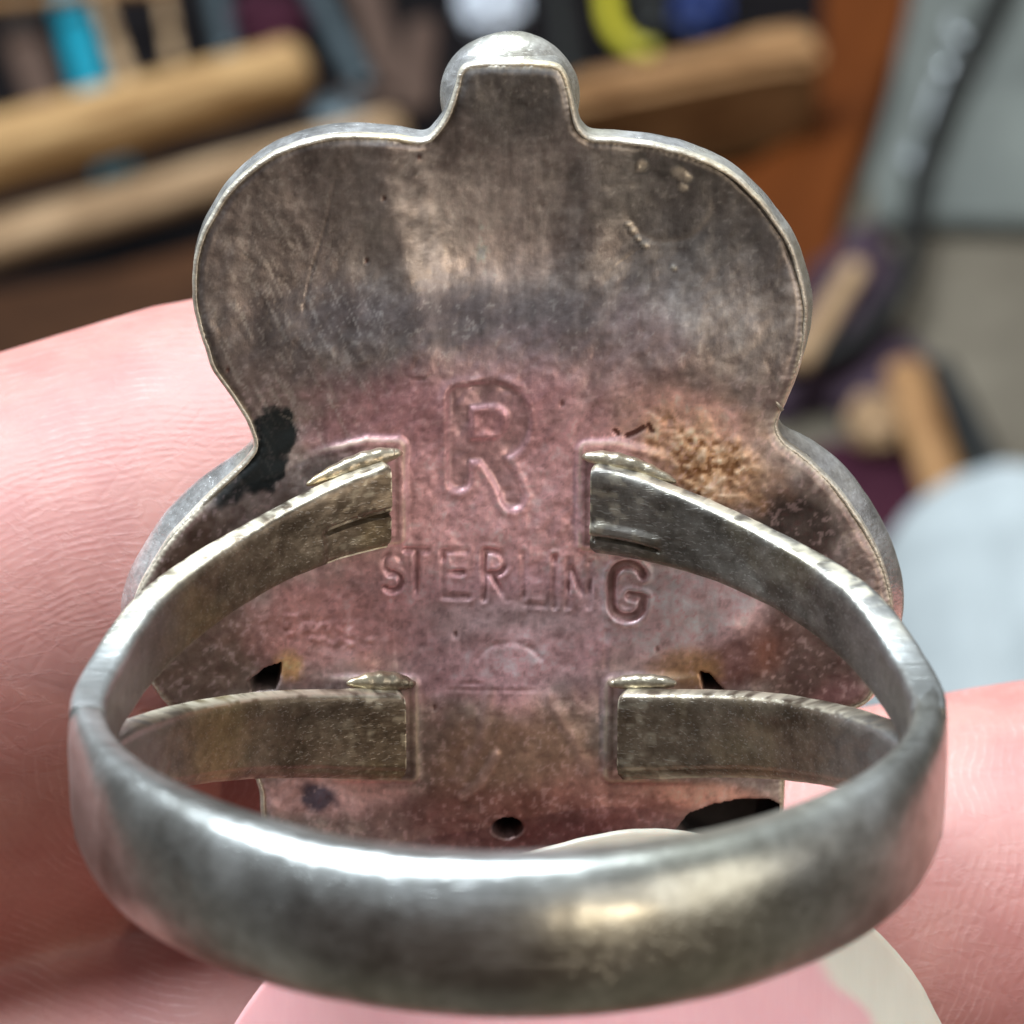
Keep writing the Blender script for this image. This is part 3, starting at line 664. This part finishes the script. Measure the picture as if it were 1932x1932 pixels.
n = len(me.vertices); co = np.empty(n * 3, np.float32); me.vertices.foreach_get('co', co); co = co.reshape(-1, 3)
HO = np.array([0, -15.0, -100.0]); co = (co - HO) * MM
me.vertices.foreach_set('co', co.ravel()); me.update()
hand = link('hand', me, m_skin, None, camframe(*HO))
tag(hand, 'pink skinned hand gripping the silver ring, fingertips left and right and a thumb below', 'hand')
# thumb nail
M = Mat('nail')
an = M.n('ShaderNodeAttribute', attribute_name='free_edge')
st = M.noise(500, 3, 0.5, M.co((3, 0.8, 1), (0, 0, 0.1)))
c = M.mix(an.outputs['Fac'], M.ramp(st, [(0.3, lin(206, 150, 152)), (0.7, lin(210, 158, 158))]), M.ramp(st, [(0.3, lin(196, 188, 172)), (0.7, lin(202, 194, 178))]))
M.set(Base_Color=c, Roughness=0.26, Subsurface_Weight=0.4, Subsurface_Radius=(1, 0.5, 0.4), Subsurface_Scale=0.001, Specular_IOR_Level=0.5, Normal=M.bump(M.noise(900, 3, 0.5, M.co((3, 0.25, 1), (0, 0, -0.15))), 0.3, 0.00004))
m_nail = M.m
def nail_mesh():
    # outline in camera-plane millimetres, from left root over the free tip to the right
    L = [(-6.6, -26), (-6.3, -20), (-5.6, -16.2), (-4.0, -12.6), (-1.6, -10.2), (0.6, -9.35), (2.0, -8.95), (3.4, -8.72), (4.8, -8.85), (6.2, -9.5), (8.0, -10.9), (9.4, -12.6), (10.3, -14.6), (10.9, -17), (11.3, -20), (11.5, -26)]
    L = [(2.5 + (a_ - 2.5) * ((1.2 if a_ > 2.5 else 1.36) if b_ < -10 else 1.1), b_ - 0.02) for a_, b_ in L]
    P = catmull(L, 12, False); P = resample(P, 0.14, False); n = len(P)
    P = P + np.stack([0.05 * (fbm(np.arange(n) / 4.0, np.zeros(n), 7, 2) - 0.5)] * 2, 1)
    cx, cy = 2.5, -24.0; V = []; fe = []; K = 90
    def z(x_, y_): return -90.3 + 0.22 * (-8.7 - y_) - 0.020 * (x_ - 2.5) ** 2 - 0.004 * max(0, -14 - y_) ** 2 * 0
    for k in range(K + 1):
        f = k / K
        for i in range(n):
            px_, py_ = P[i]; qx = px_ + (cx - px_) * f; qy = py_ + (cy - py_) * f
            V.append((qx, qy, z(qx, qy)))
            dx, dy = (qx + 0.5) / 12.8, (qy + 21.0) / 10.9
            fe.append(float(sstep(1.0, 1.05, math.hypot(dx, dy) + 0.035 * (math.sin(qx * 2.1 + qy) * 0.5 + math.sin(qy * 3.7 - qx * 0.8) * 0.3))))
    Fc = grid_faces(K + 1, n).tolist()
    me = mesh_np('thumbnail', (np.array(V) - HO) * MM, Fc)
    a = me.attributes.new('free_edge', 'FLOAT', 'POINT'); a.data.foreach_set('value', fe)
    return me
nail = link('thumbnail', nail_mesh(), m_nail, hand)
sd = nail.modifiers.new('thickness', 'SOLIDIFY'); sd.thickness = 0.00045; sd.offset = -1

# ------------------------------------------------------------------ background: workshop floor with tools, far out of focus
def simple(name, c1, c2, scale=30, rough=0.6, metallic=0.0, stretch=(1, 1, 1), b=0.0005, rot=(0, 0, 0)):
    M = Mat(name); v = M.co(stretch, rot); nz = M.noise(scale, 5, 0.6, v); n2_ = M.noise(scale * 6, 3, 0.6, v)
    c = M.ramp(nz, [(0.3, c1), (0.7, c2)]); c = M.mix(0.4, c, M.ramp(n2_, [(0.3, (0.6, 0.6, 0.6)), (0.7, (1.1, 1.1, 1.1))]), 'MULTIPLY')
    M.set(Base_Color=c, Roughness=rough, Metallic=metallic, Specular_IOR_Level=0.06 if rough >= 0.55 else 0.35, Normal=M.bump(n2_, 0.3, b)); return M.m
m_floor = simple('concrete', lin(74, 66, 56), lin(98, 90, 78), 22, 0.7)
m_interior = simple('interior_black', lin(3, 2, 3), lin(16, 12, 13), 30, 0.6)
m_wood = simple('pale_wood', lin(110, 76, 42), lin(186, 150, 104), 34, 0.55, stretch=(1, 8, 8))
m_wood2 = simple('weathered_wood', lin(98, 72, 48), lin(172, 142, 110), 34, 0.6, stretch=(1, 8, 8))
m_wood3 = simple('brown_wood', lin(88, 56, 32), lin(158, 120, 82), 26, 0.55, stretch=(1, 5, 5))
m_dkwood = simple('added_wall_brown', lin(44, 26, 15), lin(68, 42, 25), 20, 0.55)
m_leather = simple('orange_brown_leather', lin(66, 30, 7), lin(86, 42, 12), 14, 0.6)
m_cyan = simple('cyan_plastic', lin(0, 104, 120), lin(8, 122, 140), 10, 0.4)
m_steel = simple('blue_grey_steel', lin(52, 62, 66), lin(78, 88, 92), 30, 0.35, 0.4)
m_grey = simple('grey_plastic_sheet', lin(74, 76, 72), lin(96, 98, 92), 16, 0.4)
m_glossy = simple('shiny_grey_foil', lin(130, 134, 134), lin(190, 192, 192), 40, 0.25, 0.3)
m_cable = simple('black_cable', lin(10, 10, 9), lin(22, 22, 19), 20, 0.5)
m_maroon = simple('maroon_cloth', lin(38, 14, 24), lin(62, 30, 40), 30, 0.9)
m_dkcloth = simple('dark_purple_cloth', lin(42, 32, 40), lin(66, 52, 60), 30, 0.9)
m_denim = simple('pale_blue_denim', lin(126, 130, 130), lin(150, 154, 154), 12, 0.9)
m_white = simple('white_plastic', lin(160, 162, 168), lin(180, 182, 188), 10, 0.5)
m_yellow = simple('yellow_rubber', lin(140, 128, 20), lin(168, 156, 34), 10, 0.5)
m_blue = simple('blue_plastic', lin(8, 22, 60), lin(12, 34, 84), 10, 0.5)
m_pinkbrown = simple('dusty_brown_leather', lin(60, 45, 39), lin(86, 68, 58), 20, 0.7)

fl = bpy.data.meshes.new('floor'); fl.from_pydata([(-6, -4, 0), (6, -4, 0), (6, 9, 0), (-6, 9, 0)], [], [(0, 1, 2, 3)])
floor = link('floor', fl, m_floor, None, None, False); tag(floor, 'beige grey concrete workshop floor, out of focus', kind='structure')

wm = bpy.data.meshes.new('added_wall'); bm_ = bmesh.new(); bmesh.ops.create_cube(bm_, size=1, matrix=Matrix.Translation((0, -1.1, 0.6)) @ Matrix.Diagonal((6, 0.1, 1.2, 1))); bm_.to_mesh(wm); bm_.free()  # added out of view so the silver reflects dark brown
tag(link('added_wall', wm, m_dkwood, None, None, False), 'unseen dark brown wall behind the photographer', kind='structure')
def poly_slab(name, pts, z0, z1, mat, bev=0.004, sub=0):
    """slab whose TOP face is seen at the given picture points"""
    P = [ground(px, py, z1) for px, py in pts]; ce = sum(P, Vector()) / len(P); ce.z = z0
    bm_ = bmesh.new(); vs_ = [bm_.verts.new(p - ce) for p in P]; f = bm_.faces.new(vs_); f.normal_update()
    if f.normal.z < 0: f.normal_flip()
    r = bmesh.ops.extrude_face_region(bm_, geom=[f])
    for v in r['geom']:
        if isinstance(v, bmesh.types.BMVert): v.co.z = 0
    bmesh.ops.recalc_face_normals(bm_, faces=bm_.faces)
    if bev: bmesh.ops.bevel(bm_, geom=list(bm_.edges), offset=bev, segments=3, affect='EDGES', clamp_overlap=True)
    me = bpy.data.meshes.new(name); bm_.to_mesh(me); bm_.free()
    return link(name, me, mat, None, Matrix.Translation(ce), False)
def rod(name, p0, p1, r0, r1, mat, z0=None, z1=None, flat=1.0, n=26, bulge=0.0, seg=24):
    """round bar between two picture points, resting at heights z0 and z1 (its axis)"""
    z0 = r0 if z0 is None else z0; z1 = r1 if z1 is None else z1
    a, b = ground(*p0, z0), ground(*p1, z1); L = (b - a).length; d = (b - a).normalized()
    prof = []
    for k in range(7): t = k / 6 * math.pi / 2; prof.append((r0 * (1 - math.cos(t)) * 0.6, r0 * (0.25 + 0.75 * math.sin(t)) if k else 0.0005))
    for k in range(1, n): t = k / n; prof.append((r0 * 0.6 + (L - 0.6 * (r0 + r1)) * t, r0 + (r1 - r0) * t + bulge * math.sin(math.pi * t * 1.3) * r0))
    for k in range(7): t = (6 - k) / 6 * math.pi / 2; prof.append((L - r1 * (1 - math.cos(t)) * 0.6, r1 * (0.25 + 0.75 * math.sin(t)) if k < 6 else 0.0005))
    V = [(s_, r_ * math.cos(2 * math.pi * j / seg), r_ * flat * math.sin(2 * math.pi * j / seg)) for s_, r_ in prof for j in range(seg)]
    Fc = grid_faces(len(prof), seg, False, True).tolist()
    me = bpy.data.meshes.new(name); me.from_pydata(V, [], Fc); me.update()
    bm_ = bmesh.new(); bm_.from_mesh(me); bmesh.ops.recalc_face_normals(bm_, faces=bm_.faces); bm_.to_mesh(me); bm_.free()
    yv = Vector((0, 0, 1)).cross(d).normalized(); zv = d.cross(yv)
    Mx = Matrix.Translation(a) @ Matrix((d, yv, zv)).transposed().to_4x4()
    return link(name, me, mat, None, Mx)
def cable(name, pts, r, mat, z=0.004):
    P = [tuple(ground(px, py, z if not isinstance(z, list) else z[i])) for i, (px, py) in enumerate(pts)]
    Q_ = catmull(P, 8, False); o = Vector(Q_[0])
    return tube(name, [Vector(q) - o for q in Q_], r, mat, None, 12, Matrix.Translation(o), True, 1.0)
def heap(name, px, py, rx, ry, rz, mat, seed, amp=0.25, rot=0, zc=None, freq=2.2):
    """crumpled lump resting on the floor"""
    bm_ = bmesh.new(); bmesh.ops.create_icosphere(bm_, subdivisions=5, radius=1)
    for v in bm_.verts:
        p = v.co; a_ = math.atan2(p.y, p.x)
        q = float(fbm(np.array([p.x * freq + seed]), np.array([p.y * freq + p.z * 1.7]), seed, 4)[0]) - 0.5
        k = 1 + amp * 2 * q; v.co = Vector((p.x * rx * k, p.y * ry * k, max(p.z, -0.35) * rz * k))
    me = bpy.data.meshes.new(name); bm_.to_mesh(me); bm_.free()
    zc = rz * 0.35 if zc is None else zc
    return link(name, me, mat, None, Matrix.Translation(ground(px, py, zc)) @ Matrix.Rotation(math.radians(rot), 4, 'Z'))

PX2 = 0.000125      # metres per picture pixel at about 0.8 m
mt = poly_slab('dark_interior_sheet', [(-900, 700), (-900, -900), (1950, -900), (1640, -20), (1560, 420), (1500, 560), (900, 620), (0, 640)], 0.0, 0.003, m_interior, 0.001)  # black sheet standing in for the dark interior under the tools
tag(mt, 'black sheet put in for the dark interior under the scattered tools at the upper left', 'mat')
tag(poly_slab('board', [(-200, 560), (-200, 900), (700, 800), (700, 420), (380, 448), (180, 500)], 0.003, 0.016, m_dkwood), 'dark brown board below the wooden bars at the left edge', 'board')
tag(rod('tool_handle', (-260, 362), (580, 130), 0.0098, 0.0092, m_wood, 0.030, 0.032, 1.0, bulge=0.06), 'thick rounded light wooden tool handle lying over a cyan rod', 'tool handle')
tag(rod('wooden_bar', (-300, 540), (760, 240), 0.0078, 0.0062, m_wood2, 0.022, 0.022, 0.8), 'weathered wooden bar lying just below the thick handle', 'wooden bar')
tag(rod('cyan_rod', (95, -120), (238, 400), 0.0052, 0.0052, m_cyan, 0.009, 0.009), 'bright cyan plastic rod passing under the wooden handle', 'rod')
tag(rod('thin_stick', (168, -60), (250, 190), 0.0020, 0.0024, m_wood2, 0.006, 0.006), 'thin pale brown stick beside the cyan rod', 'stick')
tag(rod('leather_strip', (40, 60), (110, 260), 0.006, 0.005, m_pinkbrown, 0.006, 0.006, 0.5), 'dusty brown strip left of the cyan rod', 'strip')
tag(rod('steel_rod', (560, -80), (690, 170), 0.0036, 0.0034, m_steel, 0.010, 0.006), 'blue grey steel rod right of the thick wooden handle', 'rod')
tag(rod('steel_rod', (398, -60), (432, 112), 0.0032, 0.0030, m_steel, 0.006, 0.006), 'short grey steel rod above the wooden handle', 'rod')
tag(heap('maroon_rag', 505, 45, 0.012, 0.016, 0.008, m_maroon, 6), 'dark maroon rag above the end of the wooden handle', 'rag')
tag(rod('leather_strip', (678, -60), (745, 165), 0.0058, 0.0038, m_pinkbrown, 0.008, 0.006, 0.5), 'dusty brown tapering strip right of the blue grey steel rod', 'strip')
tag(rod('leather_strip', (800, 40), (780, 210), 0.0042, 0.0050, m_pinkbrown, 0.006, 0.006, 0.5), 'short dusty brown strip left of the ring\'s top knob', 'strip')
tag(heap('grey_pebble', 690, 190, 0.009, 0.008, 0.004, m_pinkbrown, 9), 'small dusty grey lump below the tapering strip', 'lump')
tag(poly_slab('white_block', [(868, -80), (862, 2), (905, 34), (992, 14), (985, -80)], 0.003, 0.014, m_white), 'white plastic block at the top centre edge', 'block')
tag(cable('yellow_cord', [(1150, -80), (1146, -20), (1150, 30), (1168, 68), (1200, 92), (1235, 100)], 0.0026, m_yellow, 0.010), 'yellow cord curling above the brown wooden block', 'cord')
tag(poly_slab('blue_box', [(1278, -80), (1268, 28), (1330, 42), (1372, 22), (1376, -80)], 0.003, 0.012, m_blue), 'dark blue plastic box at the top edge right of the yellow cord', 'box')
tag(rod('steel_rod', (1205, -60), (1240, 70), 0.0042, 0.0040, m_cable, 0.006, 0.006), 'dark grey rod between yellow cord and blue box', 'rod')
tag(poly_slab('wooden_block', [(1020, 160), (1090, 128), (1300, 84), (1440, 44), (1520, 34), (1552, 62), (1548, 110), (1450, 118), (1250, 158), (1090, 190), (1020, 205)], 0.003, 0.034, m_wood3, 0.003), 'light brown wooden block with rounded end behind the right lobe of the ring', 'wooden block')
tag(poly_slab('leather_offcut', [(1560, -140), (1740, -140), (1712, 20), (1690, 100), (1655, 200), (1610, 310), (1585, 390), (1578, 470), (1540, 560), (1300, 540), (1250, 330), (1420, 306), (1505, 240), (1548, 120)], 0.003, 0.009, m_leather, 0.001), 'curved orange brown leather panel beside the wooden block', 'leather')
tag(poly_slab('grey_sheet', [(1705, -160), (2300, -160), (2300, 424), (1655, 412), (1640, 330), (1690, 150)], 0.001, 0.006, m_grey, 0.001), 'flat grey plastic sheet at the upper right', 'sheet')
tag(rod('foil_scrap', (1770, 128), (1842, 128), 0.0040, 0.0034, m_glossy, 0.009, 0.009, 0.6), 'shiny pale foil scrap, brightest one beside the black cable', 'foil')
tag(rod('foil_scrap', (1790, 160), (1756, 240), 0.0042, 0.0030, m_glossy, 0.009, 0.009, 0.5), 'long shiny foil scrap left of the black cable', 'foil')
tag(heap('foil_scrap', 1735, 300, 0.0045, 0.0070, 0.003, m_glossy, 12, zc=0.007), 'rounded shiny foil scrap nearest the leather panel', 'foil')
tag(cable('foil_curl', [(1800, 40), (1796, 62), (1818, 74), (1850, 70), (1868, 56)], 0.0012, m_glossy, 0.010), 'thin curled shiny strip at the top right', 'foil')
tag(cable('black_cable', [(1920, -100), (1880, -10), (1845, 60), (1800, 150), (1765, 240), (1738, 320), (1722, 420), (1712, 500), (1690, 560), (1640, 620), (1590, 660), (1480, 700)], 0.0027, m_cable, 0.0125), 'black cable crossing the grey sheet and the floor', 'cable')
tag(heap('dark_cloth', 1560, 600, 0.015, 0.040, 0.008, m_dkcloth, 3, rot=-20), 'crumpled dark purple cloth behind the right waist of the ring', 'cloth')
tag(heap('dark_cloth', 1640, 700, 0.017, 0.030, 0.006, m_dkcloth, 14, rot=25), 'crumpled dark cloth under the pale wooden sticks', 'cloth')
tag(heap('maroon_rag', 1660, 940, 0.018, 0.022, 0.006, m_maroon, 17, rot=10), 'dark maroon rag above the pale blue denim', 'rag')
tag(rod('wooden_stick', (1500, 690), (1618, 500), 0.0034, 0.0030, m_wood2, 0.016, 0.012, 0.7), 'pale flat wooden stick leaning against the ring\'s right waist', 'stick')
tag(heap('wood_chip', 1648, 800, 0.0068, 0.0095, 0.006, m_wood2, 5, 0.15, zc=0.012), 'pale beige wood chip on the dark cloth', 'wood chip')
tag(rod('chisel_handle', (1706, 690), (1800, 985), 0.0052, 0.0054, m_wood3, 0.015, 0.013, 0.8), 'slim brown wooden handle pointing down to the denim', 'tool handle')
tag(rod('steel_rod', (1768, 690), (1915, 985), 0.0038, 0.0042, m_cable, 0.006, 0.006), 'black rod lying right of the slim brown wooden handle', 'rod')
tag(rod('steel_rod', (20, -60), (62, 130), 0.0026, 0.0026, m_cable, 0.006, 0.006), 'black rod at the top left corner', 'rod')
tag(rod('thin_stick', (300, -60), (330, 120), 0.0016, 0.0018, m_wood2, 0.005, 0.005), 'very thin pale stick between cyan rod and short grey rod', 'stick')
tag(rod('wooden_bar', (-60, 12), (330, -30), 0.0022, 0.0022, m_wood3, 0.020, 0.020), 'brown wooden bar along the top left edge', 'wooden bar')
tag(rod('steel_rod', (1040, -60), (1078, 150), 0.0034, 0.0030, m_cable, 0.006, 0.006), 'dark rod between the white block and the yellow cord', 'rod')
tag(heap('metal_scrap', 640, 215, 0.010, 0.008, 0.004, m_steel, 24), 'dull grey metal scrap behind the left lobe of the ring', 'scrap')
# denim knee, nearer to the camera
def denim():
    bm_ = bmesh.new(); bmesh.ops.create_icosphere(bm_, subdivisions=6, radius=1)
    for v in bm_.verts:
        p = v.co.normalized()
        fold = 0.10 * math.exp(-((p.x + 0.02 * math.sin(p.z * 6) + 0.30) / 0.10) ** 2) * max(0, -p.y * 0.7 + 0.6)
        q = float(fbm(np.array([p.x * 3 + 4]), np.array([p.z * 3 + p.y]), 77, 3)[0]) - 0.5
        v.co = p * (1 - fold + 0.05 * q)
        v.co = Vector((v.co.x * 0.037, v.co.y * 0.085, v.co.z * 0.045))
    me = bpy.data.meshes.new('denim_knee'); bm_.to_mesh(me); bm_.free(); return me
dk = link('denim_knee', denim(), m_denim, None, Matrix.Translation(ground(1975, 1600, 0.10)))
tag(dk, 'knee in pale blue denim trousers at the right edge', 'knee')
